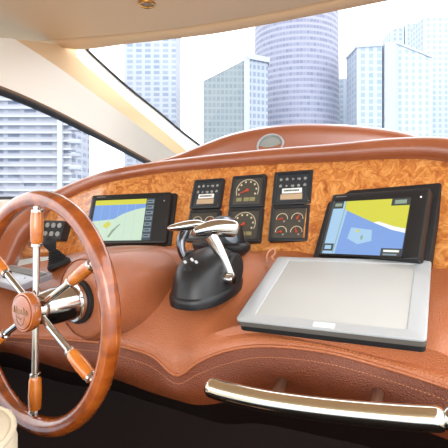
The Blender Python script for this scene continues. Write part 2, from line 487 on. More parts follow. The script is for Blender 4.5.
# ------------------------------------------------------------------ steering wheel
WC = Vector((-.3395, .7581, ZC-.2067))
WM = fr(WC, 34.08, 2.0, 2.05)
wh = empty('steering_wheel', WM, 'six-spoke varnished wood and chrome steering wheel at the left', 'steering wheel')
R0 = .2
bm = B()
ns, nr = 96, 20
rings = []
for i in range(ns):
    a = 2*math.pi*i/ns; c = Vector((math.cos(a), math.sin(a), 0)); L = []
    for k in range(nr):
        b = 2*math.pi*k/nr; cx, sx = math.cos(b), math.sin(b)
        sq = lambda v: math.copysign(abs(v)**.85, v)
        L.append(bm.verts.new(c*(R0+.0155*sq(cx))+Vector((0, 0, .0145*sq(sx)))))
    rings.append(L)
for i in range(ns):
    a, b = rings[i], rings[(i+1) % ns]
    for k in range(nr): bm.faces.new((a[k], a[(k+1) % nr], b[(k+1) % nr], b[k]))
obj('rim', bm, M_wheelwood, wh, WM)
for k in range(6):
    a = math.radians(90+60*k)
    SM = WM @ Matrix.Rotation(a, 4, 'Z')            # x along the spoke
    T = SM @ Matrix.Rotation(math.pi/2, 4, 'Y')     # z along the spoke
    bm = B(); lathe(bm, [(.0058, .018), (.0062, .10), (.0062, .112), (.0095, .113), (.0095, .118), (.0075, .12)], 20)
    spk = obj('spoke', bm, M_chrome, wh, T)
    bm = B(); lathe(bm, [(.0085, .118), (.0108, .124), (.0118, .150), (.0112, .168), (.0100, .176)], 20); obj('grip', bm, M_gripwood, spk, T)
    bm = B(); lathe(bm, [(.0080, .174), (.0105, .1755), (.0105, .180), (.007, .182), (.006, .190)], 20); obj('ferrule', bm, M_chrome, spk, T)
bm = B(); lathe(bm, [(.034, -.085), (.0335, -.03), (.029, -.012), (.024, .006), (.018, .014)], 40); obj('hub_shaft', bm, M_chrome, wh, WM)
bm = B(); lathe(bm, [(.036, -.085), (.039, -.082), (.039, -.074), (.034, -.072)], 40); obj('hub_ring', bm, M_chrome, wh, WM)
bm = B(); lathe(bm, [(.043, -.094), (.044, -.090), (.044, -.085), (.034, -.083)], 40); obj('hub_seal', bm, M_rubber, wh, WM)
bm = B(); lathe(bm, [(.024, .008), (.0335, .010), (.0348, .014), (.0348, .022), (.033, .026), (.0305, .0265), (.029, .0245), (.0285, .0275), (.020, .0290), (.004, .0295)], 48)
hub = obj('hub_cap', bm, M_hubwood, wh, WM)
bm = B()   # script-like emblem: small arcs and a laurel below
for s in range(6):
    x0 = -.021+.0075*s; h = .010 if s in (0, 1, 4) else .006
    tube(bm, [(x0, -.001, .0292), (x0+.0015, h, .0292), (x0+.0035, h*.5, .0292), (x0+.004, -.001, .0292), (x0+.0065, .001, .0292)], .0006, 6)
tube(bm, [(-.018, -.003, .0291), (0, -.0015, .0295), (.021, -.003, .0291)], .0006, 6)
for s in (-1, 1):
    tube(bm, catmull([(s*.012, -.006, .0293), (s*.011, -.014, .0291), (s*.006, -.020, .029), (0, -.022, .029)], 4), .0007, 6)
tube(bm, catmull([(-.006, -.008, .0293), (0, -.012, .0293), (.006, -.008, .0293)], 4), .0007, 6)
obj('emblem', bm, M_etched, hub, WM)
# leather boss the wheel shaft enters
BM = WM @ Matrix.Translation((.004, .004, 0))
bo = con
bm = B(); lathe(bm, [(.088, -.30), (.088, -.125), (.0865, -.112), (.081, -.102), (.070, -.097), (.040, -.094), (.005, -.093)], 56); obj('boss_body', bm, M_leather, bo, BM)
bm = B()
c = [Vector((.078*math.cos(i*math.pi/36), .078*math.sin(i*math.pi/36), -.0995)) for i in range(72)]
tube(bm, c, .0012, 8, closed=True, up=Vector((0, 0, 1))); obj('boss_seam', bm, M_seam, bo, BM)

# ------------------------------------------------------------------ gauges
def engine_lines(bm, w, cy, hh, mi):      # tiny unreadable print on a label
    x = -w/2
    while x < w/2-.002:
        l = random.uniform(.0015, .0035); box(bm, (x+l/2, cy, .0128), (l, hh*.35, .0003), mi); x += l+.0008
def module(M, name, label, group=None):
    return empty(name, M, label, 'gauge panel', group)
def base_mod(M, e, face, w=.1035, h=.099):
    bm = B(); bezel(bm, w, h, .004, w*.83, h*.82, -.02, .012, .0025, zi=.004); obj('housing', bm, M_bezel, e, M)
    bm = B(); slab(bm, w*.84, h*.83, .002, -.01, .0085, .0005); return obj('dial_face', bm, face, e, M)
GZ = .0092
def arc(bm, cx, cy, r, a0, a1, t, mi, n=28):
    P = [Vector((cx+r*math.cos(math.radians(a0+(a1-a0)*i/n)), cy+r*math.sin(math.radians(a0+(a1-a0)*i/n)), GZ)) for i in range(n+1)]
    tube(bm, P, t, 6, mi=mi, up=Vector((0, 0, 1)))
def warning(px, py, label, w=.103, h=.099):
    M = fr(onpanel(px, py, .004), 27, 24, 3); e = empty('warning_light_panel', M, label, 'warning light panel', 'engine warning light panels')
    face = base_mod(M, e, M_switchface, w, h)
    for r in range(2):
        for c in range(5):
            bm = B(); cx = (c-2)*w*.155; cy = h*(.26-.20*r); k = (r*5+c) % 4
            if k == 0: lathe(bm, [(.0042, .008), (.0038, .0098)], 14, Matrix.Translation((cx, cy, 0)))
            elif k == 1: box(bm, (cx, cy, .0088), (.0075, .0055, .0016)); box(bm, (cx, cy+.0035, .0088), (.003, .003, .0016))
            elif k == 2: lathe(bm, [(.0046, .008), (.004, .0098)], 3, Matrix.Translation((cx, cy, 0)))
            else: box(bm, (cx, cy, .0088), (.009, .0045, .0016)); box(bm, (cx+.002, cy-.003, .0088), (.003, .003, .0016))
            obj('symbol', bm, M_greyprint, e, M)
    bm = B(); slab(bm, w*.50, h*.14, .001, .008, .0125, .0005, 0, -h*.10); lab = obj('name_plate', bm, M_white, e, M)
    bm = B(); engine_lines(bm, w*.40, -h*.10, h*.14, 0); obj('print', bm, M_ink, lab, M)
    bm = B(); slab(bm, w*.55, h*.16, .001, .008, .0110, .0005, -w*.01, -h*.27); obj('beige_plate', bm, M_beige, e, M)
    bm = B(); lathe(bm, [(.002, .008), (.0018, .0125)], 12, Matrix.Translation((w*.44, -h*.42, 0))); obj('screw', bm, M_chrome, e, M)
def tach(px, py, label, w=.104, h=.099, ang=205):
    M = fr(onpanel(px, py, .004), 27, 24, 3); e = empty('tachometer', M, label, 'tachometer', 'square tachometers')
    face = base_mod(M, e, M_gaugeface, w, h)
    bm = B(); arc(bm, 0, .002, .034, -25, 205, .0010, 0); obj('scale_arc', bm, M_cream_print, e, M)
    bm = B()
    for i in range(8):
        a = math.radians(205-230*i/7); r = .027
        box(bm, (r*math.cos(a), .002+r*math.sin(a), GZ), (.0045, .0052, .0006), 0)
        for j in range(1, 5):
            a2 = math.radians(205-230*(i+j/5)/7)
            if i < 7: box(bm, (.0315*math.cos(a2), .002+.0315*math.sin(a2), GZ), (.0008, .0008, .0006))
    obj('numerals', bm, M_cream_print, e, M)
    bm = B(); a = math.radians(ang); tube(bm, [(0, .002, .011), (.028*math.cos(a), .002+.028*math.sin(a), .011)], [.0024, .0008], 8); lathe(bm, [(.005, .009), (.0045, .0118)], 18, Matrix.Translation((0, .002, 0))); obj('needle', bm, M_redn, e, M)
    for x in (-.022, 0, .018):
        bm = B(); slab(bm, .016, .011, .001, .008, .0098, .0003, x, -.0255); obj('display_window', bm, M_lcd, e, M)
def quad(px, py, label, w=.106, h=.1005):
    M = fr(onpanel(px, py, .004), 27, 24, 3); e = empty('engine_gauge_cluster', M, label, 'gauge cluster', 'four-dial engine gauge clusters')
    base_mod(M, e, M_gaugeface, w, h)
    for i, (x, y) in enumerate(((-.0205, .012), (.0205, .012), (-.0205, -.024), (.0205, -.024))):
        bm = B(); arc(bm, x, y, .0150, -5, 185, .0010, 0); sc = obj('scale_arc', bm, M_cream_print, e, M)
        bm = B(); a = math.radians([195, 60, 190, 100][i]); tube(bm, [(x, y, .011), (x+.0125*math.cos(a), y+.0125*math.sin(a), .011)], [.0026, .001], 8); lathe(bm, [(.0035, .009), (.003, .0115)], 14, Matrix.Translation((x, y, 0))); obj('needle', bm, M_redn, e, M)
        bm = B(); lathe(bm, [(.0025, .0085), (.0022, .0098)], 12, Matrix.Translation((x+.006, y-.007, 0))); obj('symbol', bm, M_greyprint, e, M)
warning(208.2, 194.8, 'black warning light panel, first gauge column, beside the left chartplotter', .100, .095)
tach(248.5, 192.3, 'square black tachometer in the middle gauge column, upper of the two', .1035, .099, 205)
warning(293.3, 189.0, 'black warning light panel above the four-dial cluster at the right end', .1085, .0995)
quad(204.0, 226.5, 'four-dial engine gauge cluster in first gauge column, half hidden by throttle', .100, .096)
tach(244.8, 225.8, 'square black tachometer in the middle gauge column, lower of the two', .1035, .0995, 215)
quad(290.2, 224.2, 'four-dial engine gauge cluster in the right gauge column, fully visible', .1065, .1005)

# ------------------------------------------------------------------ chartplotters
def plate_poly(bm, pts, z, mi, w, h):
    vs = [((x-.5)*w, (y-.5)*h, z) for x, y in pts]
    f = bm.faces.new([bm.verts.new(p) for p in vs]); f.material_index = mi
def screen_mesh(w, h, z, cx, cy, polys):
    bm = B()
    for i, (pts, mi) in enumerate(polys):
        f = bm.faces.new([bm.verts.new(((x-.5)*w+cx, (.5-y)*h+cy, z+.00012*i)) for x, y in pts]); f.material_index = mi
        f.normal_update()
        if f.normal.z < 0: f.normal_flip()
    return bm
SC = [E_yel, E_blue, E_land, E_lblue, E_dark, E_box, E_grey, E_white, E_boxdark]
def R4(x0, y0, x1, y1): return [(x0, y0), (x1, y0), (x1, y1), (x0, y1)]

# left
ML = fr(Vector((-.2900, 1.300, ZC-.0786)), 16, 22, 2.5)
e = empty('chartplotter', ML, 'black chartplotter left of the gauges, screen showing pale green land', 'chartplotter', 'chartplotters')
w, h = .292, .166
bm = B(); slab(bm, w, h, .004, -.03, .006, .002); obj('back_plate', bm, M_black_matte, e, ML)
bm = B(); bezel(bm, w*.93, h*.97, .006, w*.70, h*.80, .004, .024, .004, -.018, -.004, zi=.018); obj('housing', bm, M_black, e, ML)
sw, sh = w*.705, h*.81
polys = [(R4(0, 0, 1, 1), 2), (R4(0, .0, .86, .14), 0),
         ([(0, .13), (.86, .13), (.86, .22), (.70, .26), (.50, .36), (.36, .48), (.2, .5), (0, .52)], 1),
         ([(.22, .58), (.28, .53), (.33, .60), (.28, .70), (.20, .66)], 0),
         ([(.30, .90), (.36, .74), (.47, .60), (.49, .60), (.40, .76), (.33, .92)], 6),
         (R4(.86, 0, 1, 1), 4)]
for i in range(7): polys.append((R4(.875, .04+.135*i, .985, .12+.135*i), 5))
for i in range(7): polys.append((R4(.89, .065+.135*i, .965, .095+.135*i), 8))
for i in range(1, 6): polys.append((R4(.14*i, .13, .14*i+.004, .98), 3))
obj('screen', screen_mesh(sw, sh, .0192, -.018, -.004, polys), SC, e, ML, smooth=False, keep=True)
for x in (-.45, .46):
    bm = B(); lathe(bm, [(.0034, .005), (.003, .009)], 14, Matrix.Translation((x*w, h*.43, .017 if x < 0 else 0))); obj('screw', bm, M_chrome, e, ML)
bm = B()
for i in range(6): box(bm, (-w*.39+i*.0052, h*.435, .0242), (.004, .0018, .0004))
obj('maker_mark', bm, M_greyprint, e, ML)
bm = B(); lathe(bm, [(.0026, .02), (.0024, .0246)], 14, Matrix.Translation((w*.40, h*.31, 0))); obj('power_light', bm, M_greyprint, e, ML)

# right
MR = fr(Vector((.3627, 1.02, -.0636))*.92+Vector((0, 0, ZC)), 47.5, 32.5, 4.7)
e = empty('chartplotter', MR, 'black chartplotter right of the gauges, screen mostly blue water', 'chartplotter', 'chartplotters')
w, h = .2849*.92, .1959*.92*1.08
YO = -.007
bm = B(); slab(bm, w, h, .004, -.018, .0, .002, 0, YO); obj('back_plate', bm, M_black_matte, e, MR)
bm = B(); slab(bm, w*.8, h*.8, .004, -.09, -.017, .002, 0, YO); obj('mounting_box', bm, M_black_matte, e, MR)
bw, bh = .2452*.91, .1702*.905*1.05
MB_ = fr(Vector((.3478, 1.0, -.0691))*.905+Vector((0, 0, ZC)), 46.5, 31.4, 4.1) @ Matrix.Translation((.002, .001, -.018))
bx = 0
bm = B(); bezel(bm, bw, bh, .006, bw*.79, bh*.85, .0, .022, .005, -bw*.055, -bh*.055, zi=.017); body = obj('housing', bm, M_black, e, MB_)
polys = [(R4(0, 0, 1, 1), 1),
         ([(0, 0), (.22, 0), (.20, .35), (.17, 1), (0, 1)], 3),
         ([(.16, 0), (1, 0), (1, .56), (.80, .50), (.60, .42), (.40, .30), (.20, .18), (.16, .12)], 0),
         ([(.60, .42), (.66, .40), (.86, .49), (1, .53), (1, .60), (.84, .55)], 7),
         ([(.32, .50), (.60, .55), (.62, .74), (.45, .80), (.30, .70)], 3),
         ([(.38, .56), (.44, .54), (.43, .60)], 0), ([(.47, .66), (.50, .64), (.50, .72), (.48, .72)], 6),
         ([(.17, 0), (.18, 0), (.15, 1), (.14, 1)], 6),
         (R4(.0, .0, .14, .14), 8), (R4(.02, .04, .12, .10), 6), (R4(.78, .0, 1, .13), 8), (R4(.82, .03, .96, .10), 6),
         (R4(.0, .80, .14, .93), 8), (R4(.02, .83, .11, .90), 3), (R4(.76, .86, 1, 1), 8), (R4(.79, .885, .97, .92), 7), (R4(.79, .945, .95, .975), 5)]
obj('screen', screen_mesh(bw*.79, bh*.85, .0182, -bw*.055, -bh*.055, polys), SC, e, MB_, smooth=False, keep=True)
bm = B(); lathe(bm, [(.0022, .02), (.002, .0226)], 14, Matrix.Translation((bw*.435, bh*.36, 0))); obj('power_light', bm, M_white, e, MB_)
bm = B()
for i in range(6): box(bm, (-bw*.43+i*.0045, bh*.44, .0222), (.0034, .0016, .0004))
obj('maker_mark', bm, M_greyprint, e, MB_)

# ------------------------------------------------------------------ keypad
MK = fr(V(52, 229.5, 1.355), 19, 20, 0)
e = empty('keypad', MK, 'small black keypad with six round buttons behind the wheel', 'keypad')
bm = B(); slab(bm, .084, .062, .006, -.06, -.001, .002); obj('housing', bm, M_bezel, e, MK)
for r in range(2):
    for c in range(3):
        bm = B(); lathe(bm, [(.0085, -.004), (.008, .002), (.006, .003)], 18, Matrix.Translation(((c-1)*.024+.002, .014-.028*r, 0))); b = obj('button', bm, M_greyprint, e, MK)

# ------------------------------------------------------------------ tablet-like flat display lying on the console
e = empty('flat_display', MT, 'large silver-grey flat display with blank screen lying on leather console', 'display')
w, h = .3328*TS, .2493*TS
bm = B(); bezel(bm, w, h, .008, w*.808, h*.845, -.0045, 0, .0025, .002, .002, zi=-.004); obj('frame', bm, M_tabgrey, e, MT)
bm = B(); slab(bm, w*.815, h*.85, .002, -.007, -.0018, .0003, .002, .002); obj('screen', bm, M_tabscreen, e, MT)
bm = B(); slab(bm, w-.002, h-.002, .008, -.0145, -.0044, .0005); obj('side_band', bm, M_tabside, e, MT)
bm = B(); slab(bm, w-.006, h-.006, .008, -.026, -.0144, .0005); obj('back_shell', bm, M_black_matte, e, MT)
bm = B(); slab(bm, .036, .0115, .001, -.001, .0012, .0004, .004, -h*.462); obj('badge', bm, M_white, e, MT)
# little cable loop behind it
bm = B(); tube(bm, catmull([V(267, 262, .98), V(267, 255, .985), V(270, 250, .99), V(274, 249, .99), V(275, 253, .985), V(272, 258, .97), V(277, 262, .96)], 6), .0028, 10)
o = obj('cable', bm, Mat('pale_brown_cable', (190, 130, 100), .5).m); tag(o, 'short pale brown cable loop behind the flat display corner', 'cable')

# ------------------------------------------------------------------ throttle
MTh = fr(V(208, 287.5, .885), 27, 0) @ Matrix.Rotation(-math.pi/2, 4, 'X')   # x right, y forward, z up
TH = MTh
e = empty('throttle_control', TH, 'black throttle binnacle with two chrome levers on the console', 'throttle')
def sup(a, b, z, cy=0, n=40, p=2.4, cx=0):
    out = []
    for i in range(n):
        t = 2*math.pi*i/n; c, s = math.cos(t), math.sin(t)
        out.append(Vector((cx+a*math.copysign(abs(c)**(2/p), c), cy+b*math.copysign(abs(s)**(2/p), s), z)))
    return out
DX = Matrix.Rotation(math.radians(7), 4, 'X') @ Matrix.Diagonal((1.06, 1.07, .93, 1))
bm = B()
stack(bm, [[DX @ q for q in L] for L in [sup(.058, .095, -.012), sup(.058, .096, .000), sup(.057, .094, .007), sup(.053, .089, .012)]])
obj('base_plate', bm, M_black, e, TH)
bm = B()
stack(bm, [[DX @ q for q in L] for L in [sup(.0555, .0915, .008), sup(.054, .088, .022, .001), sup(.051, .081, .042, .002), sup(.048, .073, .058, .004), sup(.042, .061, .071, .007, p=2.3), sup(.031, .044, .080, .010, p=2.1), sup(.017, .024, .0855, .012, p=2), sup(.004, .006, .087, .012, p=2)]])
obj('dome', bm, M_black, e, TH)
for s in (-1, 1):
    bm = B(); lathe(bm, [(.030, -.004), (.034, .0), (.034, .008), (.030, .012)], 32, Matrix.Translation((s*.047, .020, .040)) @ Matrix.Rotation(s*math.pi/2, 4, 'Y'))
    obj('side_cover', bm, M_black_matte, e, TH)
# keypad on the driver's face of the dome: lights and an oval button
KF = TH @ Matrix.Translation((-.004, -.0645, .0575)) @ Matrix.Rotation(math.radians(52), 4, 'X')
for x, y in ((-.013, .004), (0, .011), (.012, .006)):
    bm = B(); lathe(bm, [(.0026, -.012), (.0026, .0035), (.0018, .0042)], 14, Matrix.Translation((x, y, 0))); obj('indicator_light', bm, E_lamp, e, KF)
bm = B(); stack(bm, [sup(.010, .0058, -.012, -.012), sup(.010, .0058, .002, -.012), sup(.008, .0045, .0035, -.012)]); obj('button', bm, M_bezel, e, KF)
def lever(hp, hr, ap, ar, piv, m2, flat=.8):
    bm = B(); P = catmull(hp, 6); Rr = [max(p.x, .001) for p in catmull([Vector((r, 0, 0)) for r in hr], 6)]
    tube(bm, P, Rr, 24, flat=flat); h = obj('lever_handle', bm, M_chrome, e)
    bm = B(); P = catmull(ap, 5); Rr = [p.x for p in catmull([Vector((r, 0, 0)) for r in ar], 5)]
    tube(bm, P, Rr, 16, up=Vector((.45, .9, 0)), flat=.6); obj('lever_arm', bm, m2, e)
lever([V(193.5, 233, .855), V(195, 232.5, .856), V(203, 230, .86), V(214, 228, .865), V(226, 228, .872), V(235, 229, .878), V(237.5, 230, .88)],
      [.003, .009, .0145, .0185, .0200, .0180, .006],
      [V(211, 236, .862), V(218, 248, .858), V(225, 262, .85), V(231, 277, .842)], [.015, .013, .0105, .0095], None, M_chrome, .95)
lever([V(168, 228, .92), V(170, 228, .92), V(178, 227, .925), V(188, 225.5, .93), V(198, 224.5, .935), V(206, 224.5, .94)],
      [.003, .008, .0125, .015, .0145, .008],
      [V(186, 230, .93), V(181, 240, .925), V(182, 252, .92), V(190, 266, .91)], [.011, .011, .010, .009], None, M_chrome_dark, .75)
PV = TH.to_3x3()
bm = B(); pc = V(232, 279, .838); tube(bm, [pc-PV @ Vector((-.012, 0, 0)) - PV @ Vector((.028, 0, 0)), pc+PV @ Vector((.002, 0, 0))], .0125, 28); tube(bm, [pc+PV @ Vector((.002, 0, 0)), pc+PV @ Vector((.004, 0, 0))], .0095, 28); obj('pivot', bm, M_chrome, e)

# ------------------------------------------------------------------ compass behind the throttle
MC = fr(V(221, 245.5, 1.0), 27, 0) @ Matrix.Rotation(-math.pi/2, 4, 'X')
e = empty('compass', MC, 'black domed compass on oval base behind the throttle', 'compass')
bm = B(); stack(bm, [sup(.062, .045, -.018, p=2), sup(.072, .050, -.008, p=2), sup(.074, .052, .0, p=2), sup(.074, .052, .005, p=2), sup(.068, .047, .010, p=2)]); obj('base', bm, M_black, e, MC)
bm = B(); stack(bm, [sup(.050, .040, .008, p=2, cx=.008), sup(.050, .040, .020, p=2, cx=.008), sup(.047, .038, .036, p=2, cx=.008), sup(.040, .033, .052, p=2, cx=.008), sup(.028, .024, .064, p=2, cx=.008), sup(.010, .010, .071, p=2, cx=.008)]); obj('dome', bm, M_black, e, MC)
bm = B(); lathe(bm, [(.034, .0), (.034, .006), (.028, .012), (.014, .016), (.003, .017)], 32, Matrix.Translation((.030, -.012, .036)) @ Matrix.Rotation(math.radians(-18), 4, 'Z') @ Matrix.Rotation(math.radians(62), 4, 'Y')); obj('dome_window', bm, Mat('grey_glossy_lens', (120, 128, 138), .12, .3, 1).m, e, MC)

# ------------------------------------------------------------------ joystick and left dash items
MJ = Matrix.Translation(V(58, 262, 1.10))
e = empty('joystick', MJ, 'black ball joystick with ribbed rubber boot behind the wheel', 'joystick')
bm = B(); pr = [(.030, -.012), (.030, -.002)]
for i in range(6):
    z = .001+.0055*i; r = .026-.0026*i; pr += [(r, z), (r+.001, z+.002), (r-.0035, z+.004)]
pr += [(.009, .036)]
TL = MJ @ Matrix.Rotation(math.radians(-24), 4, 'Y')
lathe(bm, pr, 28); obj('boot', bm, M_rubber, e, TL)
bm = B(); lathe(bm, [(.008, .030), (.0115, .040), (.0160, .050), (.0165, .058), (.0125, .069), (.005, .073)], 28); obj('ball', bm, M_rubber, e, TL)
MS = fr(V(14, 272, 1.02), 38, 78, 0)
e = empty('switch_panel', MS, 'pale grey flat panel on the console left of the joystick', 'switch panel')
bm = B(); slab(bm, .20, .085, .006, -.02, -.006, .002); obj('housing', bm, M_stripe, e, MS)
bm = B(); slab(bm, .19, .022, .003, -.008, -.0035, .001, 0, .020); obj('dark_strip', bm, M_tabside, e, MS)
bm = B(); tube(bm, [V(24, 278.5, .98), V(36, 279.5, .985)], [.0022, .003], 10); o = obj('toggle_lever', bm, M_rubber)
tag(o, 'tiny black toggle lever on the console left of the wheel boss', 'toggle')

# ------------------------------------------------------------------ seat corner
MSe = Matrix.Translation(Vector((-.55, .41, .05)))
e = empty('helm_chair', MSe, 'cream upholstered helm chair, only its front corner showing below the wheel', 'chair')
bm = B(); L = []
def sl(k, z): return [(x, y, z) for x, y in rrect(.40-2*k, .50-2*k, .09-k*.5, 8)]
stack(bm, [sl(.02, -.16), sl(.0, -.14), sl(.0, -.02), sl(.006, -.004), sl(.02, .006), sl(.05, .012)])
SM_ = fr(Vector((-.530, .435, ZC-.305)), 27, 0) @ Matrix.Rotation(-math.pi/2, 4, 'X')
obj('cushion', bm, M_seat, e, SM_)
bm = B(); tube(bm, catmull([SM_ @ Vector((x, y, -.004)) for x, y in rrect(.392, .492, .088, 8)], 2, True), .004, 8, closed=True); obj('piping', bm, M_seat, e)
bm = B(); lathe(bm, [(.12, -1.055), (.12, -1.04), (.05, -1.02), (.05, -.15)], 28); obj('pedestal', bm, M_steel_dull, e, SM_)

# ------------------------------------------------------------------ cabin shell
KS = 1.30
def dside(px, a): return a*KS/(.454-.891*(px-224)/F)
def SD(px, py, a): return V(px, py, dside(px, a))
def struct(name, bm, m, t=None, **k):
    o = obj(name, bm, m, **k); o['kind'] = 'structure'
    if t: solid(o, t, 0)
    return o
# floor
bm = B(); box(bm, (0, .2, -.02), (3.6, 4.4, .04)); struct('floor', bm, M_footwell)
# ceiling
zc = ZC+.45*KS
def CE(px, py, z=zc): return V(px, py, (z-ZC)*F/(H-py))
step = [CE(-90, 40.5), CE(-20, 40), CE(15, 39.5), CE(50, 37), CE(90, 34), CE(125, 31), CE(175, 25.5), CE(224, 18), CE(290, 6), CE(350, -8), CE(430, -28), CE(520, -52)]
edge = [CE(15, 40.2, zc-.002), CE(48, 44.5, zc-.010), CE(82, 48, zc-.016), CE(125, 43, zc-.02), CE(175, 37.5, zc-.02), CE(224, 31, zc-.02), CE(299, 17, zc-.02), CE(386, -.5, zc-.02), CE(480, -20, zc-.02), CE(580, -42, zc-.02)]
st = catmull(step, 6)
FW = Vector((.454, .891, 0))
bm = B(); surf(bm, [st, [p-FW*.5+Vector((0, 0, .03)) for p in st], [p-FW*1.2+Vector((0, 0, .05)) for p in st], [p-FW*2.4+Vector((0, 0, .05)) for p in st]])
struct('ceiling', bm, M_ceil, .02)
s2 = catmull(step[2:], 6)
eg = catmull(edge, 6)
def resample(P, n):
    L = [0]
    for a, b in zip(P, P[1:]): L.append(L[-1]+(b-a).length)
    out = []
    for k in range(n):
        t = L[-1]*k/(n-1); i = 0
        while i < len(P)-2 and L[i+1] < t: i += 1
        out.append(P[i].lerp(P[i+1], (t-L[i])/max(L[i+1]-L[i], 1e-9)))
    return out
A_, E_ = resample(s2, 60), resample(eg, 60)
bm = B(); surf(bm, [A_, [a.lerp(b, .5)+Vector((0, 0, .002)) for a, b in zip(A_, E_)], E_]); struct('trim_1', bm, M_ceil, .012)
# pillar: pale panel, tan band, white trim, seals
C1 = [SD(15, 39.2, 1.0), SD(40, 55, .995), SD(66, 72.5, .98), SD(90, 90.5, .965), SD(120, 112, .95), SD(140, 127, .935), SD(160, 142, .92), SD(176, 154, .905), SD(196, 170, .88)]
C2 = [SD(82, 47.2, .985), SD(77.5, 48.6, .985), SD(75.2, 52, .985), SD(77, 57, .98), SD(86, 66, .975), SD(108, 84.5, .96), SD(140, 112, .93), SD(160, 128, .915), SD(187, 151, .885), SD(205, 166, .865)]
C3 = [SD(-70, 62, 1.0), SD(-10, 84, 1.0), SD(35, 102, 1.0), SD(80, 123.5, 1.0), SD(122, 145.5, 1.0), SD(162, 168, 1.0)]
C0 = [SD(-90, 38.5, 1.01), SD(-50, 38.5, 1.01), SD(-20, 38.8, 1.0), C1[0], C1[1], C1[2], C1[3], C1[4], C1[5], C1[6], C1[7]]
C3b = [SD(-90, 54, 1.0), SD(-60, 66, 1.0), SD(-20, 80, 1.0), SD(22, 96, 1.0), SD(65, 116, 1.0), SD(105, 137, 1.0), SD(140, 156, 1.0), SD(162, 168, 1.0)]
bm = B(); surf(bm, [resample(catmull(C0, 6), 50), resample(catmull(C3b, 6), 50)]); struct('wall_left', bm, M_cream)
bm = B(); surf(bm, [resample(catmull(C1, 6), 60), resample(catmull(C2, 6), 60)]); struct('trim_2', bm, M_tan)
G1 = [SD(84, 47.2, .985), SD(88, 52, .983), SD(103.6, 66.6, .97), SD(130, 90, .945), SD(160, 114, .92), SD(180, 131, .90), SD(199, 145.5, .88), SD(216, 158, .865)]
C2w = C2
bm = B(); surf(bm, [resample(catmull(C2w, 6), 40), resample(catmull(G1, 6), 40)]); struct('trim_3', bm, M_whitetrim)
bm = B(); tube(bm, [p+Vector((.004, -.004, .002)) for p in resample(catmull(G1, 6), 40)], .0050, 10); struct('trim_4', bm, M_seal)
sb = [p.copy() for p in resample(catmull(C3b, 6), 50)]
bm = B(); tube(bm, sb, .0055, 10); struct('trim_5', bm, M_sealbrown)
lower = []
for i, p in enumerate(sb):
    lower.append(p+Vector((0, 0, -1))*(.020-.008*i/49)+Vector((-.02, 0, 0)))
bm = B(); surf(bm, [sb, lower]); struct('trim_6', bm, M_seal, .01)
# side sill and lower side wall
bm = B(); surf(bm, [[SD(x, 201, 1.0) for x in (-110, -40, 20, 80, 140, 190)], [SD(x, 201, .94)+Vector((0, 0, -.006)) for x in (-110, -40, 20, 80, 140, 190)], [SD(x, 201, .94)+Vector((0, 0, -.9)) for x in (-110, -40, 20, 80, 140, 190)]]); struct('wall_left.001', bm, M_cream, .012)
bm = B(); surf(bm, [[SD(x, 196.5, 1.0) for x in (-110, -40, 20, 80, 140, 190)], [SD(x, 202, 1.0) for x in (-110, -40, 20, 80, 140, 190)]]); struct('trim_7', bm, M_seal, .012)
# dark strip of floor-level wall (port side footwell)
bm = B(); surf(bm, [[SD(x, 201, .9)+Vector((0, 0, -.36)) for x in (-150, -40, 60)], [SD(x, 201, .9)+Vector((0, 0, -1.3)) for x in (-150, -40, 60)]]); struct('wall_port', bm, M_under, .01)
# starboard side: low wall with a window above it
def RB(f, z, rr=1.35): return Vector((.891*rr+.454*f, -.454*rr+.891*f, z))
bm = B(); surf(bm, [[RB(-1.2, .0), RB(1.6, .0)], [RB(-1.2, ZC-.05), RB(1.6, ZC-.05)]]); struct('wall_right', bm, M_cream, .02)
bm = B(); surf(bm, [[RB(-1.2, ZC-.05), RB(1.6, ZC-.05)], [RB(-1.2, zc), RB(1.6, zc)]]); struct('window_3', bm, M_glass)
# glass
bt = resample(eg, 40); bb = resample(catmull([SD(201, 147, .88), V(300, 158, 1.62*KS), V(448, 165, 1.38*KS), V(560, 175, 1.15*KS)], 6), 40)
bt = resample(catmull(edge[2:], 6), 40)
bm = B(); surf(bm, [[a.lerp(b, k/4)+Vector((0, .012, 0)) for a, b in zip(bt, bb)] for k in range(5)]); struct('window_1', bm, M_glass)
bm = B(); surf(bm, [lower, [SD(x, 200, 1.0)+Vector((-.02, 0, 0)) for x in [-90+252*i/49 for i in range(50)]]]); struct('window_2', bm, M_glass)
# downlight
MD = Matrix.Translation(CE(147, 4)+Vector((0, 0, .002))) @ Matrix.Rotation(math.pi, 4, 'X')
e = empty('downlight', MD, 'small round gold-rimmed downlight in the cream ceiling', 'ceiling light')
bm = B(); lathe(bm, [(.027, .0), (.026, .006), (.021, .008), (.018, .005), (.017, -.004)], 36, cap1=False); obj('rim', bm, M_gold, e, MD)
bm = B(); lathe(bm, [(.018, -.006), (.018, .003), (.008, .004)], 30); obj('lamp', bm, Mat('amber_lamp', (110, 62, 40), .3, 0, .5).m, e, MD)

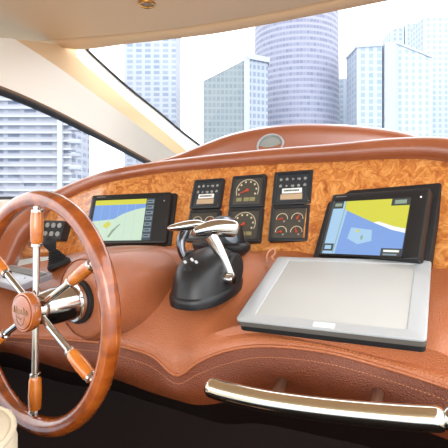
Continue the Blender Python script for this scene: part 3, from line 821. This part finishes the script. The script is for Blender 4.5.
# ------------------------------------------------------------------ outside: water, shore, towers
bm = B(); box(bm, (0, 900, -3.05), (4000, 2400, .1)); o = struct('water', bm, Mat('bay_water', (120, 136, 150), .15).m)
bm = B(); box(bm, (0, 420, -1.9), (1600, 380, 2.4)); o = struct('land', bm, Mat('quay_concrete', (110, 108, 104), .8).m)
def tower(name, label, xl, xr, d, tops, depth, yaw, mats, z0=-1.0, group='high-rise towers across the bay', cap=None):
    """front face spans xl..xr at distance d; tops = (left, right) rows of the roof line"""
    a = V(xl, H, d); b = V(xr, H, d); wdt = (b-a).length
    M = Matrix.Translation(Vector((a.x, d, 0)))
    zl = ZC+(H-tops[0])/F*d; zr = ZC+(H-tops[1])/F*d
    bm = B(); y = depth
    f = [(0, 0), (wdt, 0), (wdt, y), (0, y)]; zt = [zl, zr, zr, zl]
    R_ = Matrix.Rotation(math.radians(yaw), 4, 'Z')
    stack(bm, [[Vector((p[0], p[1], z0)) for p in f], [Vector((p[0], p[1], z)) for p, z in zip(f, zt)]])
    e = empty(name, M @ R_, label, 'building', group)
    o = obj('tower_body', bm, mats, e, M @ R_, smooth=False)
    if cap:
        bm = B(); stack(bm, [[Vector((p[0]+ (p[0]>0)*1-.5, p[1]+(p[1]>0)*1-.5, z)) for p, z in zip(f, zt)], [Vector((p[0]+(p[0]>0)*1-.5, p[1]+(p[1]>0)*1-.5, z+cap)) for p, z in zip(f, zt)]])
        obj('roof_cap', bm, M_bwhite, e, M @ R_, smooth=False)
    return e, M @ R_, wdt, (zl, zr)
M_bwhite = Mat('white_concrete', (180, 184, 192), .8).m
F1 = facade('white_balcony_facade', (172, 174, 184), (98, 112, 138), 3.5, 7.0, .48, .28, blotch=.75)
F2 = facade('pale_grid_facade', (176, 182, 192), (134, 146, 166), 3.4, 5.5, .4, .35, blotch=.5)
F3 = facade('blue_green_glass_facade', (142, 150, 152), (118, 130, 136), 3.6, 2.4, .35, .3, blotch=.6)
F3b = facade('striped_side_facade', (164, 170, 180), (128, 140, 156), 4.0, 3.5, .4, .4)
F4 = facade('curved_tower_facade', (160, 162, 178), (122, 126, 146), 3.9, 2.2, .45, .10, cyl=29, blotch=.5)
F5 = facade('pale_blue_facade', (180, 188, 198), (146, 162, 180), 4.0, 5.0, .3, .45, blotch=.4)
F6 = facade('light_glass_facade', (188, 196, 202), (156, 172, 188), 4.0, 4.2, .35, .5, blotch=.3)

# left wide apartment block seen through the side window
e, Mx, wd, zz = tower('apartment_block', 'wide white apartment block with balcony rows seen through side window', -160, 71, 180, (20, 20), 25, 0, F1, group='none')
del e['group']
for i in range(32):
    z = -1+3.5*i+.9
    bm = B(); box(bm, (wd*.5, -.9, z), (wd+1.6, 1.8, .8)); obj('balcony_slab', bm, M_bwhite, e, Mx, smooth=False)
bm = B(); box(bm, (wd-4, -1.2, 40), (2.0, 2.6, 80)); obj('corner_column', bm, M_bwhite, e, Mx, smooth=False)
for i in range(12):
    bm = B(); lathe(bm, [(2.7, 0), (2.9, .3), (2.9, 1.6), (2.5, 1.8)], 20, Matrix.Translation((wd+1.2, 1.0, 1+5.6*i))); obj('round_balcony', bm, F1 if i % 2 else M_bwhite, e, Mx)
tower('tower_block', 'tall pale grid-front tower nearest the windshield corner', 124, 176, 260, (-5, -5), 30, 0, F2)
e, Mx, wd, zz = tower('glass_tower', 'blue-green glass tower with slanted roof beside the round tower', 203, 244, 240, (81, 60), 20, 0, F3)
bm = B(); stack(bm, [[Vector(p) for p in ((wd, -1, -1), (wd+3.2, -1, -1), (wd+3.2, 18, -1), (wd, 18, -1))], [Vector(p) for p in ((wd, -1, zz[1]+2), (wd+3.2, -1, zz[1]+3), (wd+3.2, 18, zz[1]+3), (wd, 18, zz[1]+2))]]); obj('corner_column', bm, M_bwhite, e, Mx, smooth=False)
bm = B(); stack(bm, [[Vector(p) for p in ((wd+3.2, 0, -1), (wd+14, 4, -1), (wd+14, 18, -1), (wd+3.2, 18, -1))], [Vector(p) for p in ((wd+3.2, 0, zz[1]+2), (wd+14, 4, zz[1]+1), (wd+14, 18, zz[1]+1), (wd+3.2, 18, zz[1]+2))]]); obj('side_wing', bm, F3b, e, Mx, smooth=False)
bm = B(); stack(bm, [[Vector(p) for p in ((wd+2, -1.5, zz[1]+.5), (wd+15, 3, zz[1]-.5), (wd+15, 18, zz[1]-.5), (wd+2, 18, zz[1]+.5))], [Vector(p) for p in ((wd+2, -1.5, zz[1]+3.5), (wd+15, 3, zz[1]+2.5), (wd+15, 18, zz[1]+2.5), (wd+2, 18, zz[1]+3.5))]]); obj('roof_cap', bm, M_bwhite, e, Mx, smooth=False)
# round tower
c0 = V(296, H, 305); MT4 = Matrix.Translation(Vector((c0.x, 305, 0)))
e = empty('round_tower', MT4, 'tallest grey curved tower with ring-like floors in the centre', 'building', 'high-rise towers across the bay')
bm = B(); lathe(bm, [(31.5, -1), (30.6, 60), (29.6, 150), (28.5, 190)], 56); obj('tower_body', bm, F4, e, MT4)
bm = B(); lathe(bm, [(29.5, 190), (29.5, 193), (20, 194), (20, 200)], 56); obj('roof_cap', bm, M_bwhite, e, MT4)
tower('tower_block', 'short pale tower directly right of the round tower', 337, 359, 330, (79, 77), 20, 0, F5)
e, Mx, wd, zz = tower('tower_block', 'pale blue tower with small rooftop boxes right of centre', 357, 382, 257, (48, 46), 22, 0, F5, cap=1.5)
for k in range(3):
    bm = B(); box(bm, (3+4.5*k, 4, zz[0]+3), (1.8, 1.8, 3.5)); obj('rooftop_box', bm, M_bwhite, e, Mx, smooth=False)
tower('tower_block', 'blank white slab tower between two pale glass towers', 384.5, 396, 258, (42, 42), 22, 0, M_bwhite)
tower('tower_block', 'wide pale tower with roof sloping down to the right', 395, 431, 262, (43, 58), 24, 0, F6, cap=1.5)
tower('tower_block', 'slim hazy tower standing behind the sloping-roofed tower', 391, 404, 380, (30, 26), 20, 0, F5)
tower('tower_block', 'second slim hazy tower behind the sloping-roofed tower, slightly taller', 405, 417, 380, (24, 22), 20, 0, F5)
tower('tower_block', 'tall pale glass tower at the right edge of windshield', 424, 470, 300, (17, 17), 24, 0, F6)

# ------------------------------------------------------------------ lights
def area(name, loc, target, sx, sy, power, col=(1, 1, 1)):
    l = bpy.data.lights.new(name, 'AREA'); l.shape = 'RECTANGLE'; l.size = sx; l.size_y = sy; l.energy = power; l.color = col
    o = bpy.data.objects.new(name, l); COL.objects.link(o); o.location = loc
    o.rotation_euler = (Vector(target)-Vector(loc)).to_track_quat('-Z', 'Y').to_euler(); return o
# added fill lamp behind the camera to brighten the cabin, no such lamp aboard
area('aft_fill_light', (-.6, -2.0, 1.75), (.1, 1.0, 1.1), 1.8, 1.0, 22, (1, .97, .93))
